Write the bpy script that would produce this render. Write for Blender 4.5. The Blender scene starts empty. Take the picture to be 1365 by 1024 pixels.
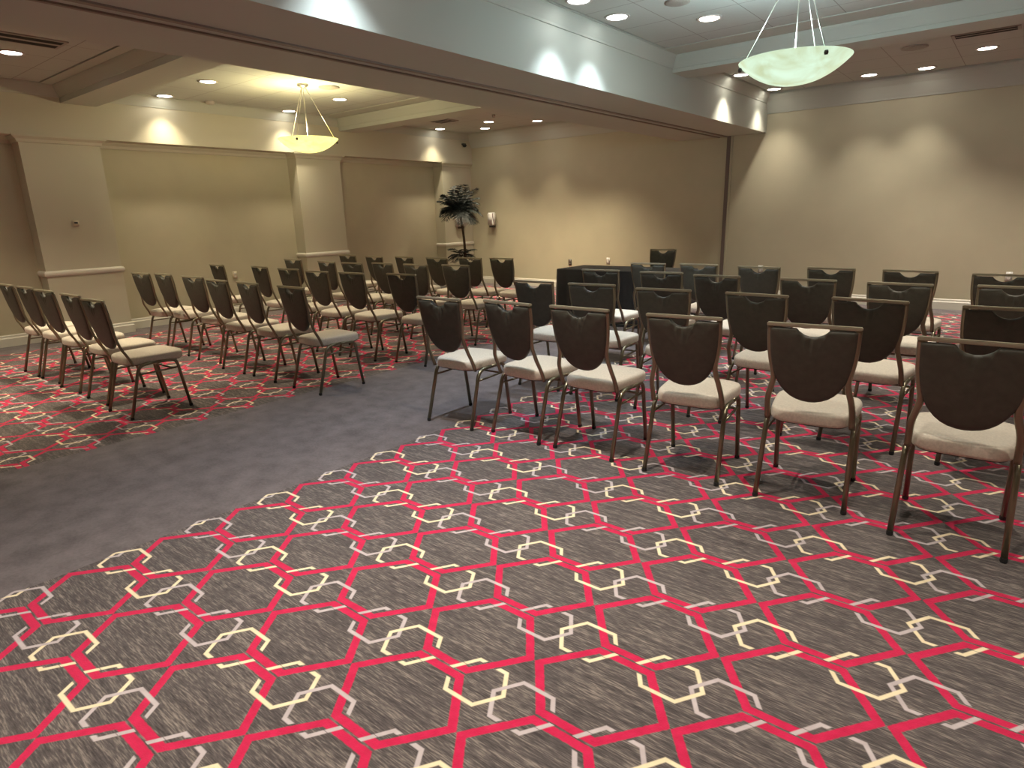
import bpy, bmesh, math, random
from mathutils import Vector, Matrix
random.seed(7)
C = bpy.context.scene.collection
PI = math.pi
R = math.radians

# ------------------------------------------------------------------ materials
def mat(name, col, rough=.6, metal=0., emit=None, estr=0., spec=.5, noise=None, bump=None, sheen=0.):
    m = bpy.data.materials.new(name); m.use_nodes = True
    nt = m.node_tree; b = nt.nodes['Principled BSDF']
    b.inputs['Base Color'].default_value = (*col, 1)
    b.inputs['Roughness'].default_value = rough
    b.inputs['Metallic'].default_value = metal
    b.inputs['Specular IOR Level'].default_value = spec
    if sheen: b.inputs['Sheen Weight'].default_value = sheen
    if emit:
        b.inputs['Emission Color'].default_value = (*emit, 1); b.inputs['Emission Strength'].default_value = estr
    if noise or bump:
        tc = nt.nodes.new('ShaderNodeTexCoord')
    if noise:
        sc, amt = noise
        n = nt.nodes.new('ShaderNodeTexNoise'); n.inputs['Scale'].default_value = sc; n.inputs['Detail'].default_value = 4
        nt.links.new(tc.outputs['Object'], n.inputs['Vector'])
        r = nt.nodes.new('ShaderNodeValToRGB')
        r.color_ramp.elements[0].position = .3; r.color_ramp.elements[1].position = .7
        r.color_ramp.elements[0].color = (*[c * (1 - amt) for c in col], 1)
        r.color_ramp.elements[1].color = (*[min(1, c * (1 + amt)) for c in col], 1)
        nt.links.new(n.outputs['Fac'], r.inputs['Fac']); nt.links.new(r.outputs['Color'], b.inputs['Base Color'])
    if bump:
        sc, st = bump
        n2 = nt.nodes.new('ShaderNodeTexNoise'); n2.inputs['Scale'].default_value = sc; n2.inputs['Detail'].default_value = 3
        nt.links.new(tc.outputs['Object'], n2.inputs['Vector'])
        bp = nt.nodes.new('ShaderNodeBump'); bp.inputs['Strength'].default_value = st; bp.inputs['Distance'].default_value = .004
        nt.links.new(n2.outputs['Fac'], bp.inputs['Height']); nt.links.new(bp.outputs['Normal'], b.inputs['Normal'])
    return m

WALL = mat('wall_paint', (.515, .475, .335), .75, bump=(140, .12), noise=(3, .03))
PILA = mat('pilaster_paint', (.55, .52, .40), .7, bump=(140, .08))
TRIM = mat('trim_paint', (.68, .65, .56), .45)
PLAST = mat('ceiling_plaster', (.49, .505, .435), .8, bump=(60, .05))
TRACK = mat('track_metal', (.22, .17, .13), .5)
GAP = mat('shadow_gap', (.02, .018, .016), .9)
SEAM = mat('partition_seam', (.16, .12, .10), .6)
VINYL = mat('brown_vinyl', (.066, .063, .047), .5, spec=.4, noise=(30, .12), bump=(260, .1))
SEATF = mat('beige_fabric', (.63, .56, .46), .9, noise=(90, .10), bump=(400, .25), sheen=.2)
BRONZE = mat('bronze_metal', (.25, .225, .155), .30, metal=.85, spec=.5)
RAILM = mat('lit_rail_metal', (.44, .41, .30), .32, metal=.5)  # frame metal lightened in colour to carry the highlight on the rail tops
RUBBER = mat('black_rubber', (.02, .02, .02), .6)
BOARD = mat('seat_board', (.03, .024, .02), .6)
CLOTH = mat('black_cloth', (.008, .008, .010), .75, sheen=.25, noise=(25, .25))
TABLE = mat('table_laminate', (.30, .24, .18), .5)
WHITE = mat('white_plastic', (.72, .70, .66), .4)
WALLPL = mat('ivory_plastic', (.66, .58, .42), .4)
DARKPL = mat('dark_plastic', (.06, .05, .045), .4)
VENTM = mat('vent_metal', (.34, .29, .25), .5)
LENS = mat('lamp_lens', (1, .95, .85), .4, emit=(1, .93, .82), estr=9)
LENSC = mat('cool_lamp_lens', (.9, .97, 1), .4, emit=(.92, .97, 1), estr=9)
RING = mat('trim_ring_metal', (.55, .5, .45), .35)
SPK = mat('speaker_grille', (.30, .27, .23), .6, noise=(300, .4))
LEAF = mat('palm_leaf', (.008, .014, .012), .55, noise=(12, .5))
BARK = mat('palm_bark', (.05, .035, .02), .85, noise=(20, .4), bump=(60, .6))
POT = mat('pot_glaze', (.08, .05, .035), .4)
SOIL = mat('soil', (.03, .02, .014), .95)
CABLE = mat('steel_rod', (.45, .42, .36), .35, metal=.8)

def glass_bowl(name, lo, hi, e):
    m = bpy.data.materials.new(name); m.use_nodes = True
    nt = m.node_tree; b = nt.nodes['Principled BSDF']
    tc = nt.nodes.new('ShaderNodeTexCoord'); n = nt.nodes.new('ShaderNodeTexNoise')
    n.inputs['Scale'].default_value = 4.5; n.inputs['Detail'].default_value = 5; n.inputs['Distortion'].default_value = 1.2
    nt.links.new(tc.outputs['Object'], n.inputs['Vector'])
    r = nt.nodes.new('ShaderNodeValToRGB')
    r.color_ramp.elements[0].position = .32; r.color_ramp.elements[1].position = .72
    r.color_ramp.elements[0].color = (*lo, 1); r.color_ramp.elements[1].color = (*hi, 1)
    nt.links.new(n.outputs['Fac'], r.inputs['Fac'])
    b.inputs['Base Color'].default_value = (*[h * .3 for h in hi], 1); b.inputs['Roughness'].default_value = .3
    nt.links.new(r.outputs['Color'], b.inputs['Emission Color']); b.inputs['Emission Strength'].default_value = e
    return m

BOWLW = glass_bowl('amber_alabaster', (.93, .77, .16), (1, .92, .33), .78)
BOWLC = glass_bowl('green_alabaster', (.44, .52, .32), (.62, .84, .68), .52)

class NT:
    def __init__(s, m): s.nt = m.node_tree
    def m(s, op, a, b=None, c=None):
        n = s.nt.nodes.new('ShaderNodeMath'); n.operation = op
        for i, v in enumerate((a, b, c)):
            if v is None: continue
            if isinstance(v, (int, float)): n.inputs[i].default_value = v
            else: s.nt.links.new(v, n.inputs[i])
        return n.outputs[0]
    def mix(s, f, a, b):
        n = s.nt.nodes.new('ShaderNodeMix'); n.data_type = 'RGBA'
        if isinstance(f, (int, float)): n.inputs['Factor'].default_value = f
        else: s.nt.links.new(f, n.inputs['Factor'])
        for k, v in (('A', a), ('B', b)):
            sk = [i for i in n.inputs if i.identifier == k + '_Color'][0]
            if isinstance(v, tuple): sk.default_value = (*v, 1)
            else: s.nt.links.new(v, sk)
        return [o for o in n.outputs if o.identifier == 'Result_Color'][0]
    def both(s, *a):
        r = a[0]
        for x in a[1:]: r = s.m('MULTIPLY', r, x)
        return r
    def either(s, *a):
        r = a[0]
        for x in a[1:]: r = s.m('MAXIMUM', r, x)
        return r
    def inv(s, a): return s.m('SUBTRACT', 1, a)
    def gt(s, a, b): return s.m('GREATER_THAN', a, b)
    def lt(s, a, b): return s.m('LESS_THAN', a, b)
    def step(s, d, w=.0022):          # soft 1 where d<0
        n = s.nt.nodes.new('ShaderNodeMapRange'); n.inputs['From Min'].default_value = -w; n.inputs['From Max'].default_value = w
        n.inputs['To Min'].default_value = 1; n.inputs['To Max'].default_value = 0
        s.nt.links.new(d, n.inputs['Value']); return n.outputs[0]

def carpet():
    m = bpy.data.materials.new('hexagon_carpet'); m.use_nodes = True
    nt = m.node_tree; b = nt.nodes['Principled BSDF']; k = NT(m)
    g = nt.nodes.new('ShaderNodeNewGeometry'); sp = nt.nodes.new('ShaderNodeSeparateXYZ')
    nt.links.new(g.outputs['Position'], sp.inputs[0]); x, y = sp.outputs[0], sp.outputs[1]
    def noise(sx, sy, sc, det=3):
        cb = nt.nodes.new('ShaderNodeCombineXYZ')
        nt.links.new(k.m('MULTIPLY', x, sx), cb.inputs[0]); nt.links.new(k.m('MULTIPLY', y, sy), cb.inputs[1])
        n = nt.nodes.new('ShaderNodeTexNoise'); n.inputs['Scale'].default_value = sc; n.inputs['Detail'].default_value = det
        nt.links.new(cb.outputs[0], n.inputs['Vector']); return n.outputs['Fac']
    px, py = .506, .3955
    left = k.lt(x, -4.0)
    def lerp(a, c): return k.m('ADD', k.m('MULTIPLY', left, a - c), c)
    gx = k.m('DIVIDE', k.m('SUBTRACT', x, lerp(-6.69, -1.136)), px)
    gy = k.m('DIVIDE', k.m('SUBTRACT', y, lerp(1.77, 1.290)), py)
    ix = k.m('FLOOR', k.m('ADD', gx, .5)); iy = k.m('FLOOR', k.m('ADD', gy, .5))
    u = k.m('MULTIPLY', k.m('SUBTRACT', gx, ix), px); v = k.m('MULTIPLY', k.m('SUBTRACT', gy, iy), py)
    par = k.gt(k.m('FRACT', k.m('MULTIPLY', k.m('ADD', ix, iy), .5)), .25)
    par = k.m('ABSOLUTE', k.m('SUBTRACT', par, 0.))
    # red hexagon outline
    a = k.m('SUBTRACT', px / 2, k.m('ABSOLUTE', u)); c = k.m('SUBTRACT', py / 2, k.m('ABSOLUTE', v))
    d = k.m('MAXIMUM', k.m('SUBTRACT', c, .1935), k.m('SUBTRACT', k.m('ADD', k.m('MULTIPLY', a, .797), k.m('MULTIPLY', c, .603)), .797 * .2520))
    ws = k.m('MULTIPLY', k.m('SUBTRACT', noise(60, 60, 1, 1), .5), .005)
    red = k.step(k.m('SUBTRACT', k.m('ABSOLUTE', k.m('ADD', k.m('ADD', d, .015), ws)), .015))
    def small(cx):
        p = k.m('ABSOLUTE', k.m('SUBTRACT', u, cx)); q = k.m('ABSOLUTE', v)
        d2 = k.m('MAXIMUM', k.m('SUBTRACT', q, .0955), k.m('SUBTRACT', k.m('ADD', k.m('MULTIPLY', p, .84), k.m('MULTIPLY', q, .543)), .84 * .125))
        return k.step(k.m('SUBTRACT', k.m('ABSOLUTE', k.m('ADD', d2, .0076)), .0076))
    hl, hr = small(-.096), small(.096)
    midband = k.lt(k.m('ABSOLUTE', k.m('SUBTRACT', v, -.022)), .022)
    over_l = k.either(k.both(k.gt(v, .04), k.lt(u, -.055)), k.both(midband, k.lt(u, -.15)))
    midband2 = k.lt(k.m('ABSOLUTE', k.m('SUBTRACT', v, .022)), .022)
    over_r = k.either(k.both(k.lt(v, -.04), k.gt(u, .055)), k.both(midband2, k.gt(u, .15)))
    # red edge widened a little where the red passes over the thin line
    redw = k.step(k.m('SUBTRACT', k.m('ABSOLUTE', k.m('ADD', d, .015)), .0225))
    hl = k.both(hl, k.inv(k.both(over_l, redw))); hr = k.both(hr, k.inv(k.both(over_r, redw)))
    # colours
    st = noise(22, 200, 1.0, 4); st2 = noise(4, 45, 1, 4); blot = noise(5, 7, 1, 3)
    f = k.m('ADD', k.m('MULTIPLY', st, .62), k.m('MULTIPLY', st2, .38))
    r = nt.nodes.new('ShaderNodeValToRGB'); e = r.color_ramp.elements
    e[0].position = .36; e[0].color = (.044, .036, .036, 1); e[1].position = .66; e[1].color = (.30, .255, .222, 1)
    q = e.new(.5); q.color = (.098, .083, .079, 1)
    nt.links.new(f, r.inputs['Fac'])
    base = k.mix(k.m('MULTIPLY', blot, .35), r.outputs['Color'], (.10, .085, .092))
    rn = noise(25, 25, 1, 3)
    redc = k.mix(rn, (.44, .009, .052), (.68, .022, .098))
    cream = k.mix(rn, (.68, .56, .36), (.92, .80, .56)); grey = k.mix(rn, (.40, .34, .345), (.60, .53, .54))
    cl = k.mix(par, cream, grey); cr = k.mix(par, grey, cream)
    # keep-zones
    in_r = k.gt(x, -3.165); in_l = k.both(k.lt(x, -4.905), k.gt(x, -9.72))
    far = k.lt(y, 10.72)
    zone = k.both(k.either(in_r, in_l), far)
    zone_small = k.both(k.either(k.gt(x, -3.185), in_l), far)
    col = base
    fuzz = k.both(zone, k.m('MINIMUM', 1, k.m('ADD', .78, k.m('MULTIPLY', st, .4))))
    an = noise(7, 7, 1, 5); an2 = noise(60, 60, 1, 2)
    ar = nt.nodes.new('ShaderNodeValToRGB')
    ar.color_ramp.elements[0].position = .3; ar.color_ramp.elements[0].color = (.095, .080, .082, 1)
    ar.color_ramp.elements[1].position = .72; ar.color_ramp.elements[1].color = (.195, .168, .172, 1)
    nt.links.new(k.m('ADD', k.m('MULTIPLY', an, .7), k.m('MULTIPLY', an2, .3)), ar.inputs['Fac'])
    col = k.mix(zone, ar.outputs['Color'], col)
    col = k.mix(k.both(red, fuzz), col, redc)
    top_r = k.gt(v, 0)
    col = k.mix(k.both(hr, zone_small, k.inv(top_r)), col, cr)
    col = k.mix(k.both(hl, zone), col, cl)
    col = k.mix(k.both(hr, zone_small, top_r), col, cr)
    nt.links.new(col, b.inputs['Base Color'])
    b.inputs['Roughness'].default_value = .95; b.inputs['Specular IOR Level'].default_value = .15
    b.inputs['Sheen Weight'].default_value = .15
    bp = nt.nodes.new('ShaderNodeBump'); bp.inputs['Strength'].default_value = .35; bp.inputs['Distance'].default_value = .004
    nt.links.new(noise(220, 220, 1, 2), bp.inputs['Height']); nt.links.new(bp.outputs['Normal'], b.inputs['Normal'])
    return m

def tiles(name, x0, y0, px=.62, py=.635):
    m = bpy.data.materials.new(name); m.use_nodes = True
    nt = m.node_tree; b = nt.nodes['Principled BSDF']; k = NT(m)
    g = nt.nodes.new('ShaderNodeNewGeometry'); sp = nt.nodes.new('ShaderNodeSeparateXYZ')
    nt.links.new(g.outputs['Position'], sp.inputs[0])
    fx = k.m('FRACT', k.m('DIVIDE', k.m('SUBTRACT', sp.outputs[0], x0), px)); fy = k.m('FRACT', k.m('DIVIDE', k.m('SUBTRACT', sp.outputs[1], y0), py))
    ln = k.either(k.lt(fx, .012), k.lt(fy, .013))
    n = nt.nodes.new('ShaderNodeTexNoise'); n.inputs['Scale'].default_value = 130; n.inputs['Detail'].default_value = 2
    nt.links.new(g.outputs['Position'], n.inputs['Vector'])
    c = k.mix(n.outputs['Fac'], (.45, .465, .42), (.52, .535, .49))
    nt.links.new(k.mix(ln, c, (.27, .25, .22)), b.inputs['Base Color']); b.inputs['Roughness'].default_value = .9
    return m

# ------------------------------------------------------------------ mesh helpers
def mesh(name, bm, m, parent=None, smooth=False, mats=None):
    bmesh.ops.recalc_face_normals(bm, faces=bm.faces)
    me = bpy.data.meshes.new(name); bm.to_mesh(me); bm.free()
    for mm in (mats or [m]): me.materials.append(mm)
    if smooth:
        for p in me.polygons: p.use_smooth = True
    o = bpy.data.objects.new(name, me); C.objects.link(o)
    if parent: o.parent = parent
    return o
def box(bm, x0, x1, y0, y1, z0, z1):
    vs = [bm.verts.new((x, y, z)) for z in (z0, z1) for x, y in ((x0, y0), (x1, y0), (x1, y1), (x0, y1))]
    for f in ((3, 2, 1, 0), (4, 5, 6, 7), (0, 1, 5, 4), (1, 2, 6, 5), (2, 3, 7, 6), (3, 0, 4, 7)):
        bm.faces.new([vs[i] for i in f])
    return vs
def bevel_all(bm, w, seg=2):
    bmesh.ops.bevel(bm, geom=list(bm.edges), offset=w, segments=seg, affect='EDGES', clamp_overlap=True)
def tube(bm, pts, r, seg=8, cap=True, ry=None):
    pts = [Vector(p) for p in pts]; n = len(pts); rings = []
    up = None
    for i, p in enumerate(pts):
        t = (pts[min(i + 1, n - 1)] - pts[max(i - 1, 0)]).normalized()
        if up is None:
            a = Vector((0, 0, 1)) if abs(t.z) < .9 else Vector((1, 0, 0)); up = t.cross(a).normalized()
        up = (up - t * up.dot(t)).normalized(); w = t.cross(up)
        ra = r[i] if isinstance(r, (list, tuple)) else r; rb = ra if ry is None else ry
        rings.append([bm.verts.new(p + up * math.cos(2 * PI * j / seg) * ra + w * math.sin(2 * PI * j / seg) * rb) for j in range(seg)])
    for a, b in zip(rings, rings[1:]):
        for j in range(seg): bm.faces.new((a[j], a[(j + 1) % seg], b[(j + 1) % seg], b[j]))
    if cap: bm.faces.new(rings[0][::-1]); bm.faces.new(rings[-1])
def lathe(bm, prof, seg=32, cx=0, cy=0, cz=0):
    rings = []
    for r, z in prof:
        rings.append([bm.verts.new((cx, cy, cz + z))] if r < 1e-6 else [bm.verts.new((cx + r * math.cos(2 * PI * j / seg), cy + r * math.sin(2 * PI * j / seg), cz + z)) for j in range(seg)])
    for a, b in zip(rings, rings[1:]):
        for j in range(seg):
            q = [a[0] if len(a) == 1 else a[j], a[0] if len(a) == 1 else a[(j + 1) % seg], b[0] if len(b) == 1 else b[(j + 1) % seg], b[0] if len(b) == 1 else b[j]]
            q = list(dict.fromkeys(q))
            if len(q) > 2: bm.faces.new(q)
def smoothpath(pts, sub=4):
    P = [Vector(p) for p in pts]; out = []
    for i in range(len(P) - 1):
        a, b, c, d = P[max(i - 1, 0)], P[i], P[i + 1], P[min(i + 2, len(P) - 1)]
        for s in range(sub):
            t = s / sub
            out.append(.5 * ((2 * b) + (c - a) * t + (2 * a - 5 * b + 4 * c - d) * t * t + (3 * b - a - 3 * c + d) * t ** 3))
    out.append(P[-1]); return out
def fillet(pts, rad, seg=5):
    P = [Vector(p) for p in pts]; out = [P[0]]
    for i in range(1, len(P) - 1):
        a = (P[i - 1] - P[i]); b = (P[i + 1] - P[i]); r = min(rad, a.length * .45, b.length * .45)
        A = P[i] + a.normalized() * r; B = P[i] + b.normalized() * r
        for s in range(seg + 1):
            t = s / seg; out.append((1 - t) ** 2 * A + 2 * t * (1 - t) * P[i] + t * t * B)
    out.append(P[-1]); return out

def struct(name, bm, m, **k):
    o = mesh(name, bm, m, **k); o['kind'] = 'structure'; return o
def tag(o, label, cat, group=None):
    o['label'] = label; o['category'] = cat
    if group: o['group'] = group
    return o
def thing(name, label, cat, loc, rz=0, group=None):
    o = bpy.data.objects.new(name, None); C.objects.link(o); o.empty_display_size = .1
    o.location = loc; o.rotation_euler = (0, 0, rz)
    return tag(o, label, cat, group)

# ------------------------------------------------------------------ room
XL, XR, YF, YB = -10.35, 4.2, 11.17, -3.6
ZC = 3.26
bm = bmesh.new(); box(bm, XL, XR, YB, YF, -.1, 0); struct('floor', bm, carpet())
bm = bmesh.new(); box(bm, XL - .15, XR + .15, YF, YF + .15, -.1, 3.6); struct('wall_far', bm, WALL)
bm = bmesh.new(); box(bm, XL - .15, XL, YB, YF, -.1, 3.6); struct('wall_left', bm, WALL)
bm = bmesh.new(); box(bm, XR, XR + .15, YB, YF, -.1, 3.6); struct('wall_right', bm, WALL)
bm = bmesh.new(); box(bm, XL - .15, XR + .15, YB - .15, YB, -.1, 3.6); struct('wall_back', bm, WALL)
# ceiling plaster with openings for the lay-in tile fields
BX0, BX1, ZB = -5.05, -3.571, 2.695
bays_y = [(-2.9, 3.05), (3.88, 7.20), (8.22, 10.98)]
bays_x = [(-9.92, -5.15), (-3.485, 3.9)]
holes = [(x0, x1, y0, y1) for x0, x1 in bays_x for y0, y1 in bays_y]
xs = sorted({XL, XR} | {v for h in holes for v in h[:2]}); ys = sorted({YB, YF} | {v for h in holes for v in h[2:]})
bm = bmesh.new()
for i in range(len(xs) - 1):
    for j in range(len(ys) - 1):
        cx, cy = (xs[i] + xs[i + 1]) / 2, (ys[j] + ys[j + 1]) / 2
        if any(h[0] < cx < h[1] and h[2] < cy < h[3] for h in holes): continue
        box(bm, xs[i], xs[i + 1], ys[j], ys[j + 1], ZC, ZC + .06)
bmesh.ops.remove_doubles(bm, verts=bm.verts, dist=1e-5)
struct('ceiling', bm, PLAST)
for n, (x0, x1, y0, y1) in enumerate(holes):
    gp = .022
    bm = bmesh.new(); box(bm, x0 + gp, x1 - gp, y0 + gp, y1 - gp, ZC + .004, ZC + .03)
    struct('ceiling', bm, tiles('ceiling_tile', (-9.12 if x0 < -4 else -2.98), 4.81 if y0 < 8 else 8.9, .67, .687))
bm = bmesh.new(); box(bm, XL - .1, XR + .1, YB - .1, YF + .1, ZC + .12, ZC + .2); struct('ceiling', bm, GAP)
# big beam with the folding-partition track
bm = bmesh.new(); box(bm, BX0, BX1, YB, YF, ZB, ZC + .05); struct('beam', bm, PLAST)
for xa, xb in ((-4.235, -4.19), (-4.365, -4.335)):
    bm = bmesh.new(); box(bm, xa, xb, YB, YF, ZB - .012, ZB + .004); struct('trim_track', bm, TRACK)
# cross beams
for y0, y1 in ((3.26, 3.68), (7.60, 8.02)):
    bm = bmesh.new(); box(bm, -10.03, BX0 + .002, y0, y1, 3.06, ZC + .02); struct('beam', bm, PLAST)
    bm = bmesh.new(); box(bm, BX1 - .002, XR, y0, y1, 3.083, ZC + .02); struct('beam', bm, PLAST)
# soffit over the pilastered wall, small crown beneath it
bm = bmesh.new(); box(bm, XL, -10.02, YB, YF, 2.643, ZC + .02); struct('soffit_beam', bm, PILA)
def strip(name, prof, pts, m, closed=False):
    """sweep a profile (offset from wall, z) along a plan polyline; offset goes to the right of travel"""
    bm = bmesh.new(); P = [Vector((p[0], p[1], 0)) for p in pts]; rows = []
    n = len(P)
    for i, p in enumerate(P):
        d0 = (P[i] - P[i - 1]).normalized() if i or closed else (P[1] - P[0]).normalized()
        d1 = (P[(i + 1) % n] - P[i]).normalized() if i < n - 1 or closed else d0
        n0, n1 = Vector((d0.y, -d0.x, 0)), Vector((d1.y, -d1.x, 0)); nn = n0 + n1
        nn = nn / max(.3, nn.length_squared / 2)
        rows.append([bm.verts.new(p + nn * o + Vector((0, 0, z))) for o, z in prof])
    for a, b in zip(rows, rows[1:] + ([rows[0]] if closed else [])):
        for j in range(len(prof)): bm.faces.new((a[j], a[(j + 1) % len(prof)], b[(j + 1) % len(prof)], b[j]))
    if not closed: bm.faces.new(rows[0]); bm.faces.new(rows[-1][::-1])
    return struct(name, bm, m)
PF = -10.08
pil = [(2.73, 3.65), (6.69, 7.60), (10.26, YF)]
for n, (y0, y1) in enumerate(pil):
    bm = bmesh.new(); box(bm, XL, PF, y0, y1, 0, 2.66); struct('pilaster_column', bm, PILA)
    path = [(XL, y0), (PF, y0), (PF, y1)] + ([(XL, y1)] if n < 2 else [])
    strip('trim_chair_rail', [(0, .875), (.018, .88), (.028, .90), (.028, .925), (.016, .945), (0, .95)], path, TRIM)
left_path = [(XL, YB)]
for y0, y1 in pil: left_path += [(XL, y0), (PF, y0), (PF, y1)] + ([(XL, y1)] if y1 < YF else [])
BASEP = [(0, 0), (.024, 0), (.024, .105), (.014, .118), (.012, .142), (.004, .152), (0, .152)]
strip('baseboard_left', BASEP, left_path, TRIM)
strip('baseboard_far', BASEP, [(PF, YF), (-4.205, YF)], TRIM)
strip('baseboard_far', BASEP, [(-4.135, YF), (XR, YF)], TRIM)
strip('baseboard_right', BASEP, [(XR, YF), (XR, YB)], TRIM)
strip('baseboard_back', BASEP, [(XR, YB), (XL, YB)], TRIM)
CROWN = [(0, 2.56), (.02, 2.565), (.03, 2.60), (.07, 2.63), (.075, 2.66), (0, 2.66)]
strip('trim_crown', CROWN, left_path, PILA)
COVE = [(0, 2.974), (.014, 2.976), (.02, 3.0), (.05, 3.06), (.10, 3.15), (.15, 3.21), (.165, ZC - .02), (.165, ZC + .01), (0, ZC + .01)]
strip('trim_cove', COVE, [(-10.02, YF), (BX0, YF)], PLAST)
strip('trim_cove', COVE, [(BX1, YF), (XR, YF)], PLAST)
CR = [(0, ZC - .135), (.010, ZC - .134), (.016, ZC - .115), (.035, ZC - .08), (.062, ZC - .035), (.072, ZC - .012), (.075, ZC + .01), (0, ZC + .01)]
for x0, x1 in ((-10.02, BX0), (BX1, XR)):
    strip('trim_crown', CR, [(x0, YB), (x0, 3.26), (x1, 3.26), (x1, YB)], PLAST)
    strip('trim_crown', CR, [(x0, 3.68), (x0, 7.60), (x1, 7.60), (x1, 3.68)], PLAST, True)
    strip('trim_crown', CR, [(x1, YF), (x1, 8.02), (x0, 8.02), (x0, YF)], PLAST)
# partition jamb in the far wall
bm = bmesh.new(); box(bm, -4.2, -4.14, YF - .03, YF, 0, ZB); struct('trim_jamb', bm, SEAM)
bm = bmesh.new(); box(bm, -4.14, -4.105, YF - .018, YF, 0, ZB); struct('trim_jamb', bm, WALL)

# ------------------------------------------------------------------ chairs
YR, YN = -.2375, .2375
def back_y(z):     # centre plane of the reclined back
    pts = [(.42, .085), (.46, .072), (.52, .045), (.57, .020), (.65, .004), (.75, -.014), (.85, -.030), (.955, -.047)]
    for (z0, a), (z1, b) in zip(pts, pts[1:]):
        if z <= z1: return YR + a + (b - a) * (z - z0) / (z1 - z0)
    return YR - .047
def make_chair(label):
    t = thing('banquet_chair', label, 'chair', (0, 0, 0), 0, 'banquet chairs set out in rows')
    # seat cushion: rounded trapezoid, domed
    def outline(k, n=56):
        o = []
        for i in range(n):
            a = 2 * PI * i / n; ca, sa = math.cos(a), math.sin(a); e = .42
            X = math.copysign(abs(ca) ** e, ca); Y = math.copysign(abs(sa) ** e, sa)
            w = .207 + .018 * Y
            o.append((X * w * k, (.0 + .225 * k * Y) + .033 - (.012 if Y > 0 else 0) * (1 - X * X) * -1))
        return o
    bm = bmesh.new(); rings = []
    for k, z in ((.955, .424), (.99, .429), (1.0, .440), (1.0, .466), (.988, .479), (.962, .487), (.90, .492), (.78, .496), (.55, .499), (.28, .500)):
        rings.append([bm.verts.new((x, y, z)) for x, y in outline(k)])
    for a, b in zip(rings, rings[1:]):
        for j in range(len(a)): bm.faces.new((a[j], a[(j + 1) % len(a)], b[(j + 1) % len(a)], b[j]))
    bm.faces.new(rings[-1]); bm.faces.new(rings[0][::-1])
    mesh('seat', bm, SEATF, t, True)
    bm = bmesh.new(); lo = [bm.verts.new((x, y, .418)) for x, y in outline(.93)]; hi = [bm.verts.new((x, y, .433)) for x, y in outline(.95)]
    for j in range(len(lo)): bm.faces.new((lo[j], lo[(j + 1) % len(lo)], hi[(j + 1) % len(lo)], hi[j]))
    bm.faces.new(lo[::-1]); bm.faces.new(hi); mesh('seat_board', bm, BOARD, t)
    # backrest panel
    side = [(.935, .196), (.90, .1955), (.85, .193), (.80, .189), (.75, .182), (.71, .173), (.68, .163), (.65, .149), (.625, .134), (.60, .113), (.58, .089), (.565, .060), (.556, .030), (.553, 0)]
    top = []
    for i in range(0, 31):
        x = .18 - .18 * i / 30; tt = x / .074
        zz = .937 - (.040 * (1 - tt * tt) ** .8 if tt < 1 else 0)
        top.append((zz, x))
    half = [(z, x) for z, x in top[::-1]] + side            # centre top -> right -> bottom centre
    full = [(x, z) for z, x in half] + [(-x, z) for z, x in half[-2:0:-1]]
    dense = []
    for i in range(len(full)):
        x0, z0 = full[i]; x1, z1 = full[(i + 1) % len(full)]
        nseg = max(1, int(math.hypot(x1 - x0, z1 - z0) / .012))
        for s in range(nseg): dense.append((x0 + (x1 - x0) * s / nseg, z0 + (z1 - z0) * s / nseg))
    cx, cz = 0, .765; bm = bmesh.new(); N = len(dense)
    prof = [(1, 0), (.992, .009), (.97, .015), (.93, .0185), (.87, .0205), (.80, .022), (.70, .0235), (.55, .025), (.32, .0265), (.14, .027)]
    fb = {}
    for sgn in (-1, 1):
        prev = None
        for kk, th in prof:
            if kk == 1 and sgn == 1: ring = fb[0]
            else:
                ring = []
                for x, z in dense:
                    X, Z = cx + (x - cx) * kk, cz + (z - cz) * kk
                    # gathers in the cover below the hand hole
                    dd = math.hypot(X, Z - .95); ang = math.atan2(X, .95 - Z)
                    amp = .0032 * max(0, 1 - abs(dd - .085) / .055) if Z < .925 else 0
                    wr = amp * math.sin(ang * 11 + (0.6 if X > 0 else -.4))
                    ring.append(bm.verts.new((X, back_y(Z) + sgn * (th + wr * (1 if th else 0)), Z)))
                if kk == 1: fb[0] = ring
            if prev:
                for j in range(N): bm.faces.new((prev[j], prev[(j + 1) % N], ring[(j + 1) % N], ring[j]))
            prev = ring
        bm.faces.new(prev)
    mesh('backrest', bm, VINYL, t, True)
    # back frame: two flat-oval posts
    for s in (-1, 1):
        bm = bmesh.new()
        hx = [(.955, .194), (.90, .193), (.85, .191), (.80, .187), (.75, .180), (.71, .173), (.68, .170), (.65, .172), (.62, .179), (.59, .187), (.56, .193), (.52, .197), (.47, .199), (.425, .200)]
        tube(bm, smoothpath([(s * x, back_y(z), z) for z, x in hx], 2), .0105, 8, True, .0150)
        mesh('back_post', bm, BRONZE, t, True)
    bm = bmesh.new(); box(bm, -.209, .209, back_y(.955) - .0135, back_y(.955) + .0135, .942, .960); bevel_all(bm, .004, 2)
    mesh('top_rail', bm, RAILM, t)
    for s in (-1, 1):
        def lp(*q): return [(s * x, y, z) for x, y, z in q]
        bm = bmesh.new(); tube(bm, fillet(lp((.214, YR, .012), (.207, YR + .118, .424), (.205, .02, .426)), .075, 6), .0132, 8)
        lg = mesh('leg', bm, BRONZE, t, True)
        bm = bmesh.new(); lathe(bm, [(0, 0), (.013, 0), (.015, .006), (.014, .022), (0, .022)], 10, s * .214, YR, 0); mesh('foot_glide', bm, RUBBER, lg)
        bm = bmesh.new(); tube(bm, fillet(lp((.205, YN, .012), (.204, YN - .062, .424), (.205, .02, .426)), .05, 6), .0132, 8)
        lg = mesh('leg', bm, BRONZE, t, True)
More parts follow.
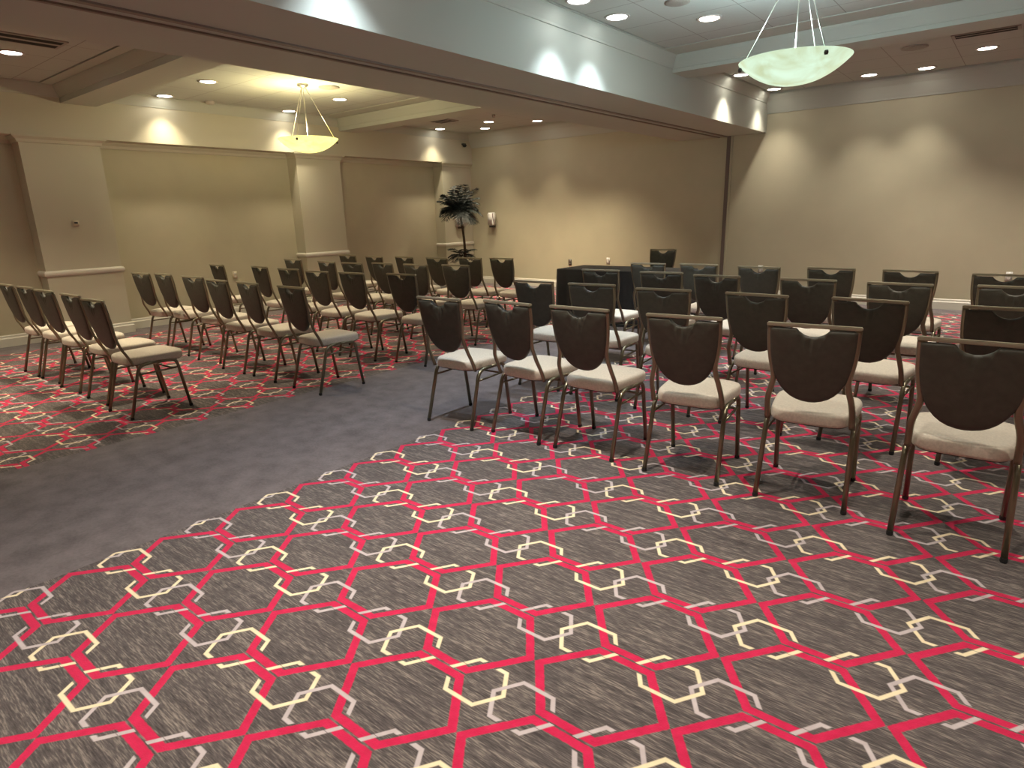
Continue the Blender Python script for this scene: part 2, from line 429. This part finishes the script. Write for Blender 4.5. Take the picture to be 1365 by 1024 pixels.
        bm = bmesh.new(); lathe(bm, [(0, 0), (.013, 0), (.015, .006), (.014, .022), (0, .022)], 10, s * .205, YN, 0); mesh('foot_glide', bm, RUBBER, lg)
        bm = bmesh.new(); tube(bm, lp((.209, YR + .098, .348), (.204, YN - .052, .352)), .0075, 8); mesh('stretcher', bm, BRONZE, t, True)
    bm = bmesh.new(); tube(bm, [(-.207, YN - .10, .352), (.207, YN - .10, .352)], .0065, 8); mesh('cross_bar', bm, BRONZE, t, True)
    return t
def dup(o, parent=None):
    c = o.copy(); C.objects.link(c)
    if parent: c.parent = parent
    for ch in list(o.children): dup(ch, c)
    return c
ROWS = {
'a': [(-8.106, 2.114, 1.0), (-7.561, 2.128, 3.3), (-6.943, 2.111, 2.8), (-6.24, 2.107, 1.0), (-5.611, 2.061, 1.2)],
'b': [(-8.244, 3.449, 4.9), (-7.757, 3.508, 0.7), (-7.018, 3.489, 4.6), (-6.302, 3.399, 0.2), (-5.686, 3.394, -3.2), (-4.929, 3.367, -1.5)],
'c': [(-8.651, 4.608, -2.6), (-7.627, 4.647, -3.0), (-6.883, 4.576, 1.0), (-6.20, 4.50, 1.0), (-5.60, 4.52, 1.0), (-4.952, 4.638, 2.9)],
'd': [(-8.6, 5.74, 1.9), (-7.517, 5.584, -2.4), (-6.915, 5.541, 1.0), (-6.419, 5.646, -1.8), (-5.812, 5.644, 1.0), (-5.248, 5.742, 4.0)],
'e': [(-8.563, 6.718, 1.0), (-7.76, 6.614, -2.1), (-7.131, 6.665, -3.4), (-6.46, 6.655, 1.0), (-5.958, 6.796, 1.0), (-5.429, 6.851, -2.2)],
'R1': [(-3.179, 3.408, 1.6), (-2.578, 3.462, -4.0), (-2.046, 3.467, -0.1), (-1.409, 3.471, 5.0), (-0.765, 3.5, 5.0), (-0.103, 3.423, 1.0)],
'R2': [(-3.239, 4.618, -0.3), (-2.689, 4.618, 4.5), (-2.043, 4.55, 5.0), (-1.336, 4.548, -3.2), (-0.671, 4.569, -4.0), (-0.023, 4.524, 1.0)],
'R3': [(-3.287, 5.775, 2.7), (-2.634, 5.757, 4.2), (-2.033, 5.645, -2.7), (-1.299, 5.618, -0.6), (-0.661, 5.574, -2.6), (-0.019, 5.644, 1.0)],
'R4': [(-3.223, 6.684, 1.0), (-2.657, 6.731, -0.2), (-1.981, 6.611, -4.0), (-1.357, 6.696, -4.0), (-0.726, 6.654, -4.0), (-0.102, 6.536, 1.0)],
}
ORD = ['first', 'second', 'third', 'fourth', 'fifth', 'sixth']
ROWN = {'a': 'back', 'b': 'fourth', 'c': 'third', 'd': 'second', 'e': 'front', 'R1': 'back', 'R2': 'third', 'R3': 'second', 'R4': 'front'}
proto = None
for key, lst in ROWS.items():
    for i, (x, y, a) in enumerate(lst):
        right = key[0] == 'R'
        seat = ORD[i] if right else ORD[len(lst) - 1 - i]
        block = 'block facing the black table' if right else 'block beside the pilastered wall'
        label = 'brown banquet chair, %s row, %s from the aisle, %s' % (ROWN[key], seat, block)
        if proto is None: proto = make_chair(label); o = proto
        else: o = dup(proto)
        o['label'] = label; o['group'] = 'chairs in the block behind the table' if right else 'chairs in the block by the wall'
        if right: o['group'] = 'chairs in the block facing the table'
        o.location = (x, y, 0); o.rotation_euler = (0, 0, R(a))
o = dup(proto); o.location = (-4.21, 8.60, 0); o.rotation_euler = (0, 0, PI + R(2))
o['label'] = 'brown banquet chair tucked behind the black table, facing the rows'; del o['group']

# ------------------------------------------------------------------ table under a black cloth
TX0, TX1, TY0, TY1 = -5.2, -3.40, 7.52, 8.24
t = thing('folding_table', 'rectangular folding table hidden under the black cloth', 'table', ((TX0 + TX1) / 2, (TY0 + TY1) / 2, 0))
hw, hd = (TX1 - TX0) / 2 - .01, (TY1 - TY0) / 2 - .01
bm = bmesh.new(); box(bm, -hw, hw, -hd, hd, .715, .742); bevel_all(bm, .004, 1); mesh('tabletop', bm, TABLE, t)
for sx in (-1, 1):
    for sy in (-1, 1):
        bm = bmesh.new(); tube(bm, [(sx * (hw - .2), sy * (hd - .08), 0), (sx * (hw - .2), sy * (hd - .08), .716)], .014, 8); mesh('leg', bm, BRONZE, t)
bm = bmesh.new()
loop = []
def seg_pts(a, b, n): return [(a[0] + (b[0] - a[0]) * i / n, a[1] + (b[1] - a[1]) * i / n) for i in range(n)]
c4 = [(TX0, TY0), (TX1, TY0), (TX1, TY1), (TX0, TY1)]
for i in range(4): loop += seg_pts(c4[i], c4[(i + 1) % 4], 60 if i % 2 == 0 else 26)
mx, my = (TX0 + TX1) / 2, (TY0 + TY1) / 2
levels = [(.750, 0, -.008), (.747, 0, .001), (.738, .05, .004), (.62, .35, .010), (.42, .7, .016), (.2, 1, .022), (.012, 1.1, .028)]
rows = []
for z, am, off in levels:
    ring = []
    for i, (x, y) in enumerate(loop):
        n = Vector((0, 0, 0))
        if abs(x - TX0) < 1e-6: n.x = -1
        if abs(x - TX1) < 1e-6: n.x = 1
        if abs(y - TY0) < 1e-6: n.y = -1
        if abs(y - TY1) < 1e-6: n.y = 1
        w = am * (.010 * math.sin(i * .62 + 1.3 * math.sin(i * .21)) + .004 * math.sin(i * 1.9))
        ring.append(bm.verts.new(Vector((x, y, z)) + n.normalized() * (off + w)))
    rows.append(ring)
for a, b in zip(rows, rows[1:]):
    for j in range(len(a)): bm.faces.new((a[j], a[(j + 1) % len(a)], b[(j + 1) % len(a)], b[j]))
bm.faces.new(rows[0])
o = mesh('tablecloth', bm, CLOTH, None, True); tag(o, 'black floor-length cloth draped over the table by the far wall', 'tablecloth')

# ------------------------------------------------------------------ pendants
def pendant(x, y, zr, label, bowl, rot):
    t = thing('pendant_lamp', label, 'lamp', (x, y, ZC))
    Rb, dp, zz = .396, .172, zr - ZC
    bm = bmesh.new(); n = 14
    prof = [(Rb * math.sin(i / n * PI / 2) ** .92, zz - dp * (1 - (math.sin(i / n * PI / 2)) ** 2.1)) for i in range(n + 1)]
    inner = [(max(0, r - .007), z + .007) for r, z in prof[::-1]]
    inner[-1] = (0, prof[0][1] + .007); prof[0] = (0, prof[0][1])
    lathe(bm, prof + [(Rb + .002, zz + .006)] + [(Rb - .006, zz + .007)] + inner[1:], 56)
    mesh('glass_bowl', bm, bowl, t, True)
    bm = bmesh.new(); lathe(bm, [(0, .0), (.075, 0), (.072, -.02), (.04, -.034), (.018, -.05), (0, -.05)], 28); mesh('canopy', bm, CABLE, t, True)
    for k in range(3):
        a = rot + k * 2 * PI / 3; ca, sa = math.cos(a), math.sin(a)
        bm = bmesh.new(); tube(bm, [(.03 * ca, .03 * sa, -.036), (.374 * ca, .374 * sa, zz - .012)], .0042, 6); mesh('support_rod', bm, CABLE, t, True)
        bm = bmesh.new(); lathe(bm, [(0, -.016), (.012, -.014), (.016, 0), (.012, .014), (0, .016)], 12, .383 * ca, .383 * sa, zz - .032); mesh('clip_knob', bm, DARKPL, t, True)
    bm = bmesh.new(); tube(bm, [(0, 0, -.045), (0, 0, zz + .03)], .0045, 6); mesh('stem', bm, CABLE, t, True)
    bm = bmesh.new(); lathe(bm, [(0, .03), (.03, .03), (.034, -.02), (.026, -.055), (0, -.06)], 16, 0, 0, zz + .02); mesh('lamp_socket', bm, WHITE, t, True)
    return t
pendant(-7.83, 5.42, 2.573, 'glowing amber glass bowl pendant hung over the pilastered wall block', BOWLW, R(-56))
pendant(-1.566, 5.425, 2.575, 'pale green glass bowl pendant hung over the table-facing block', BOWLC, R(-42))

# ------------------------------------------------------------------ lights
def spot(name, loc, energy, col, ang, blend, aim=(0, 0, -1), rad=.05):
    l = bpy.data.lights.new(name, 'SPOT'); l.energy = energy; l.color = col; l.spot_size = R(ang); l.spot_blend = blend; l.shadow_soft_size = rad
    o = bpy.data.objects.new(name, l); C.objects.link(o); o.location = loc
    o.rotation_euler = Vector(aim).to_track_quat('-Z', 'Y').to_euler(); return o
def point(name, loc, energy, col, rad):
    l = bpy.data.lights.new(name, 'POINT'); l.energy = energy; l.color = col; l.shadow_soft_size = rad
    o = bpy.data.objects.new(name, l); C.objects.link(o); o.location = loc; return o
WARM, COOL, NEU = (1, .85, .60), (.74, .87, 1.0), (1, .90, .76)
LP, RP = .95, 1.0                                   # brightness factors of the two room halves
def downlight(x, y, label, kind='warm', energy=30, ang=92):
    t = thing('recessed_downlight', label, 'downlight', (x, y, ZC), 0, 'recessed ceiling downlights')
    bm = bmesh.new(); lathe(bm, [(.092, -.001), (.100, -.006), (.115, -.005), (.120, .004), (.092, .004)], 28); mesh('trim_ring', bm, RING, t, True)
    bm = bmesh.new(); lathe(bm, [(0, -.0035), (.05, -.003), (.093, -.001), (.093, .003), (0, .003)], 28); mesh('lens', bm, LENSC if kind == 'cool' else LENS, t, True)
    if energy:
        spot('downlight_beam', (x, y, ZC - .012), energy, {'warm': WARM, 'cool': COOL, 'neutral': NEU}[kind], ang, 1.0)
    return t
DL = [
 (-8.47, 2.40, 'round lit downlight beside the ceiling vent over the back row', 'warm'),
 (-9.80, 4.50, 'round lit downlight in the amber pendant bay, beside the smoke detector', 'warm'),
 (-8.49, 4.47, 'round lit downlight in the amber pendant bay, near the cross beam', 'warm'),
 (-9.80, 6.47, 'round lit downlight seen between the amber bowl and its canopy, by the soffit', 'warm'),
 (-8.40, 6.44, 'round lit downlight beside the speaker grille in the amber pendant bay', 'warm'),
 (-9.76, 9.94, 'round lit downlight beside the far vent, close to the security camera soffit', 'warm'),
 (-9.10, 10.59, 'round lit downlight over the palm corner, closer to the far wall', 'warm'),
 (-8.45, 9.95, 'round lit downlight just behind its twin near the palm corner', 'warm'),
 (-7.75, 10.58, 'round lit downlight alone near the big beam, washing the far wall', 'warm'),
 (-3.285, 5.11, 'bright cool downlight at the photo top edge beside the big beam', 'cool'),
 (-3.28, 5.76, 'bright cool downlight between the big beam and the green pendant', 'cool'),
 (-2.66, 6.42, 'bright downlight just above the green glass bowl, by the cross beam', 'neutral'),
 (-3.35, 9.26, 'small downlight peeking out behind the green bowl, by the big beam', 'neutral'),
 (-3.35, 10.70, 'downlight just under the green bowl, near the far wall', 'neutral'),
 (-2.05, 10.64, 'downlight beside the green bowl, first along the far wall', 'neutral'),
 (-1.38, 10.71, 'downlight under the ceiling speaker, second along the far wall', 'neutral'),
 (-.69, 9.94, 'downlight in front of the ceiling vent over the table-facing block', 'neutral'),
]
EN = {'warm': 74, 'cool': 70, 'neutral': 84}
def level(x, y, kd):            # lamp brightness factor by zone, tuned for the wanted light
    if kd == 'cool': return 1.25
    if x < -9.7: return .75
    if x < -5 and y < 3.5: return 2.0
    if y > 10.3: return .75 if x < -5 else .62
    if y > 9.5: return 2.3 if x < -5 else 1.7
    if y < 3: return 1.45
    return 1.1
for x, y, lb, kd in DL: downlight(x, y, lb, kd, EN[kd] * level(x, y, kd), 70 if (y > 10.3 and x < -5) else 78 if (y > 10.3 and x > -2.5) else 92)
# unseen downlights added to continue the layout and light the front carpet
EXTRA = [(-9.8, 1.0, 'warm'), (-6.6, 2.4, 'warm'), (-6.6, .4, 'warm'), (-8.3, .2, 'warm'), (-5.9, 4.5, 'warm'), (-5.9, 6.45, 'warm'), (-6.4, 9.95, 'warm'), (-7.1, 9.95, 'warm'),
         (-3.285, 2.76, 'cool'), (-.4, 4.5, 'neutral'), (.7, 6.4, 'neutral'), (-.9, 6.4, 'neutral'), (1.3, 9.94, 'neutral'), (.6, 10.7, 'neutral'),
         (-2.0, 2.6, 'neutral'), (-.6, 1.6, 'neutral'), (-2.6, .9, 'neutral'), (-.6, -.9, 'neutral'), (1.6, 2.4, 'neutral'), (2.4, 4.5, 'neutral'), (-2.6, -1.4, 'neutral')]
for i, (x, y, kd) in enumerate(EXTRA):
    downlight(x, y, 'extra', kd, EN[kd] * level(x, y, kd), 70 if y > 10.3 else 92)['label'] = 'added round ceiling downlight hidden by the big beam or out of view'
point('pendant_bulb', (-7.83, 5.42, 2.66), 30, (1, .86, .54), .09)
point('pendant_bulb', (-1.566, 5.425, 2.66), 34, (.70, .89, 1), .09)

# ------------------------------------------------------------------ ceiling fittings
def vent(x, y, lx, ly, label, slots, rz=0):
    t = thing('ceiling_vent', label, 'vent', (x, y, ZC), rz, 'ceiling air vents')
    bm = bmesh.new(); box(bm, -lx / 2, lx / 2, -ly / 2, ly / 2, -.008, .004)
    mesh('frame', bm, VENTM, t)
    bm = bmesh.new()
    for s in range(slots):
        yy = -ly / 2 + ly * (s + .5) / slots
        box(bm, -lx / 2 + .03, lx / 2 - .03, yy - ly / slots * .3, yy + ly / slots * .3, -.0095, -.007)
    mesh('slot_grille', bm, GAP, t)
vent(-7.80, 2.36, .60, .34, 'dark slotted ceiling vent over the block by the pilastered wall', 2, PI / 2)
vent(-8.93, 9.14, .46, .46, 'square dark ceiling vent near the palm corner', 4)
vent(-.66, 9.03, .60, .20, 'long dark slotted ceiling vent over the table-facing block', 2)
def disc(name, x, y, r, m, label, cat, h=.012, z=ZC):
    bm = bmesh.new(); lathe(bm, [(0, -h), (r * .8, -h * .95), (r, -h * .3), (r, .006), (0, .006)], 28)
    o = mesh(name, bm, m, None, True); o.location = (x, y, z); tag(o, label, cat); return o
disc('ceiling_speaker', -7.76, 5.79, .14, SPK, 'round ceiling speaker grille beside the amber pendant canopy', 'speaker')
disc('ceiling_speaker', -1.34, 9.25, .14, SPK, 'round ceiling speaker grille near the long vent', 'speaker')
disc('ceiling_speaker', -2.68, 5.75, .11, SPK, 'round grey ceiling speaker between two cool downlights', 'speaker')
disc('smoke_detector', -9.82, 5.16, .065, RING, 'small round smoke detector on the ceiling by the soffit', 'detector', .035)
disc('sprinkler_head', -7.83, 9.36, .03, VENTM, 'small sprinkler head in the ceiling near the far vent', 'sprinkler', .045)
t = thing('soffit_camera', 'small black dome security camera on the soffit end', 'camera', (-10.02, 10.89, 3.03))  # dome camera fixed to the soffit face
bm = bmesh.new(); lathe(bm, [(0, -.05), (.03, -.042), (.045, -.02), (.048, 0), (0, 0)], 18, .05, 0, .0); mesh('dome', bm, RUBBER, t, True)
bm = bmesh.new(); box(bm, 0, .06, -.04, .04, 0, .03); mesh('bracket', bm, DARKPL, t)

# ------------------------------------------------------------------ wall fittings
def wallbox(name, label, cat, loc, size, m, facing, detail=None):
    """box with a faceplate on a wall: facing 'x' for the pilastered wall, 'y' for the far wall"""
    w, h, d = size
    t = thing(name, label, cat, loc, R(-90) * -1 if facing == 'x' else 0)
    bm = bmesh.new(); box(bm, -w / 2, w / 2, -d, 0, -h / 2, h / 2); bevel_all(bm, min(w, h, d) * .18, 2); mesh('body', bm, m, t, True)
    return t
def rows_of(t, w, d, zs, m, name):
    for z in zs:
        bm = bmesh.new(); box(bm, -w / 2, w / 2, -d - .003, -d + .001, z - .013, z + .013); mesh(name, bm, m, t)
t = wallbox('wall_speaker', 'white wall-mounted box speaker on the far wall beside the palm', 'speaker', (-9.44, YF, 1.44), (.17, .28, .13), WHITE, 'y')
bm = bmesh.new(); box(bm, -.05, .05, -.10, 0, -.185, -.135); mesh('bracket', bm, DARKPL, t)
t = wallbox('wall_speaker', 'white box speaker on the corner pilaster behind the palm trunk', 'speaker', (PF, 10.72, 1.43), (.30, .27, .12), WHITE, 'x')
bm = bmesh.new(); box(bm, -.05, .05, -.10, 0, -.18, -.13); mesh('bracket', bm, DARKPL, t)
t = wallbox('wall_control', 'small ivory wall control on the pilaster by the back row', 'switch', (PF, 3.18, 1.555), (.075, .075, .03), WALLPL, 'x')  # small wall control with a display, taken for a thermostat
bm = bmesh.new(); box(bm, -.02, .02, -.034, -.029, -.005, .02); mesh('display', bm, DARKPL, t)
def outlet(label, loc, facing, m, dk):
    t = wallbox('wall_outlet', label, 'outlet', loc, (.075, .12, .012), m, facing); t['group'] = 'wall outlet plates'
    rows_of(t, .036, .012, (.026, -.026), dk, 'socket')
outlet('ivory outlet plate on the recessed wall beside the third-row chairs', (XL, 5.45, .66), 'x', WALLPL, TRIM)
outlet('dark outlet plate on the far wall behind the table corner', (-7.39, YF, .53), 'y', DARKPL, TRACK)
outlet('white outlet plate on the far wall above the black table', (-6.48, YF, .58), 'y', WHITE, TRIM)
outlet('white outlet plate on the far wall past the partition jamb', (-3.50, YF, .505), 'y', WHITE, TRIM)
outlet('white outlet plate on the far wall behind the front-row end chair', (-.13, YF, .505), 'y', WHITE, TRIM)

# ------------------------------------------------------------------ palm
t = thing('potted_palm', 'dark potted palm standing in the corner by the far wall', 'plant', (-9.33, 10.0, 0))
bm = bmesh.new(); lathe(bm, [(0, 0), (.15, 0), (.17, .02), (.21, .34), (.225, .36), (.22, .38), (.19, .38), (.185, .34), (0, .34)], 28); mesh('pot', bm, POT, t, True)
bm = bmesh.new(); lathe(bm, [(0, .345), (.18, .342), (.18, .335), (0, .335)], 20); mesh('soil', bm, SOIL, t)
top = Vector((-.05, 0, 1.62))
bm = bmesh.new(); tube(bm, smoothpath([(0, 0, .33), (.04, .01, .6), (.055, 0, .9), (.02, 0, 1.25), tuple(top)], 5), [.032 - .010 * i / 20 for i in range(21)], 8); mesh('trunk', bm, BARK, t, True)
bm = bmesh.new(); tube(bm, smoothpath([(-.04, .03, .33), (-.07, .02, .48), (-.06, 0, .72)], 4), .018, 8); mesh('trunk', bm, BARK, t, True)
def frond(root, az, ln, lift, droop, wid=.13, n=15):
    bm = bmesh.new(); d = Vector((math.cos(az), math.sin(az), 0)); sd = Vector((-d.y, d.x, 0)); pts = []
    for i in range(n + 1):
        s = i / n
        pts.append(Vector(root) + d * ln * (s - .12 * s * s) + Vector((0, 0, ln * (lift * s - droop * s * s))))
    tube(bm, pts, [.006 * (1 - .8 * i / n) for i in range(n + 1)], 5)
    for i in range(2, n + 1):
        s = i / n; w = wid * (math.sin(PI * min(1, s * .9 + .1)) ** .6) + .02; tdir = (pts[i] - pts[i - 1]).normalized()
        for sg in (-1, 1):
            b = pts[i]; tip = b + sd * sg * w + tdir * w * .75 + Vector((0, 0, -w * random.uniform(.15, .5)))
            m1 = b + (tip - b) * .42 + tdir * .013 + Vector((0, 0, .006)); m2 = b + (tip - b) * .42 - tdir * .013 + Vector((0, 0, .006))
            up = Vector((0, 0, -.003))
            vs = [bm.verts.new(q) for q in (b, m1, tip, m2)]; v2 = [bm.verts.new(q + up) for q in (b, m1, tip, m2)]
            bm.faces.new(vs); bm.faces.new(v2[::-1])
            for j in range(4): bm.faces.new((vs[j], v2[j], v2[(j + 1) % 4], vs[(j + 1) % 4]))
    mesh('frond', bm, LEAF, t)
for i in range(46):
    az = i * 2.399 + random.uniform(-.3, .3)
    frond(top + Vector((0, 0, random.uniform(-.04, .06))), az, random.uniform(.34, .56), random.uniform(.1, 1.5), random.uniform(.5, .85), .15, 17)
for i in range(12):
    frond((-.06, 0, .70), i * .9 + .3, random.uniform(.28, .40), [.9, .5, .2][i % 3], .55, .11, 12)

# ------------------------------------------------------------------ camera
F, YAW, PIT, ROL, H = 838.887, -.680375384, .261394068, -.0275282181, 1.5
cy, sy, cp, sp = math.cos(YAW), math.sin(YAW), math.cos(PIT), math.sin(PIT)
f = Vector((sy * cp, cy * cp, -sp)); r = Vector((cy, -sy, 0)); u = r.cross(f)
r2 = r * math.cos(ROL) + u * math.sin(ROL); u2 = -r * math.sin(ROL) + u * math.cos(ROL)
cam = bpy.data.cameras.new('camera'); co = bpy.data.objects.new('camera', cam); C.objects.link(co)
M = Matrix((r2, u2, -f)).transposed().to_4x4(); M.translation = Vector((0, 0, H)); co.matrix_world = M
cam.sensor_fit = 'HORIZONTAL'; cam.sensor_width = 36; cam.lens = F / 1365 * 36; cam.clip_start = .05
bpy.context.scene.camera = co
w = bpy.data.worlds.new('world'); bpy.context.scene.world = w; w.use_nodes = True
w.node_tree.nodes['Background'].inputs['Color'].default_value = (.05, .05, .05, 1)
w.node_tree.nodes['Background'].inputs['Strength'].default_value = .3
vs = bpy.context.scene.view_settings
vs.view_transform = 'Standard'; vs.look = 'None'; vs.gamma = 1; vs.use_curve_mapping = False; vs.exposure = 1.25
bpy.context.scene.display_settings.display_device = 'sRGB'
cyc = bpy.context.scene.cycles
cyc.use_denoising = True; cyc.max_bounces = 6; cyc.diffuse_bounces = 4
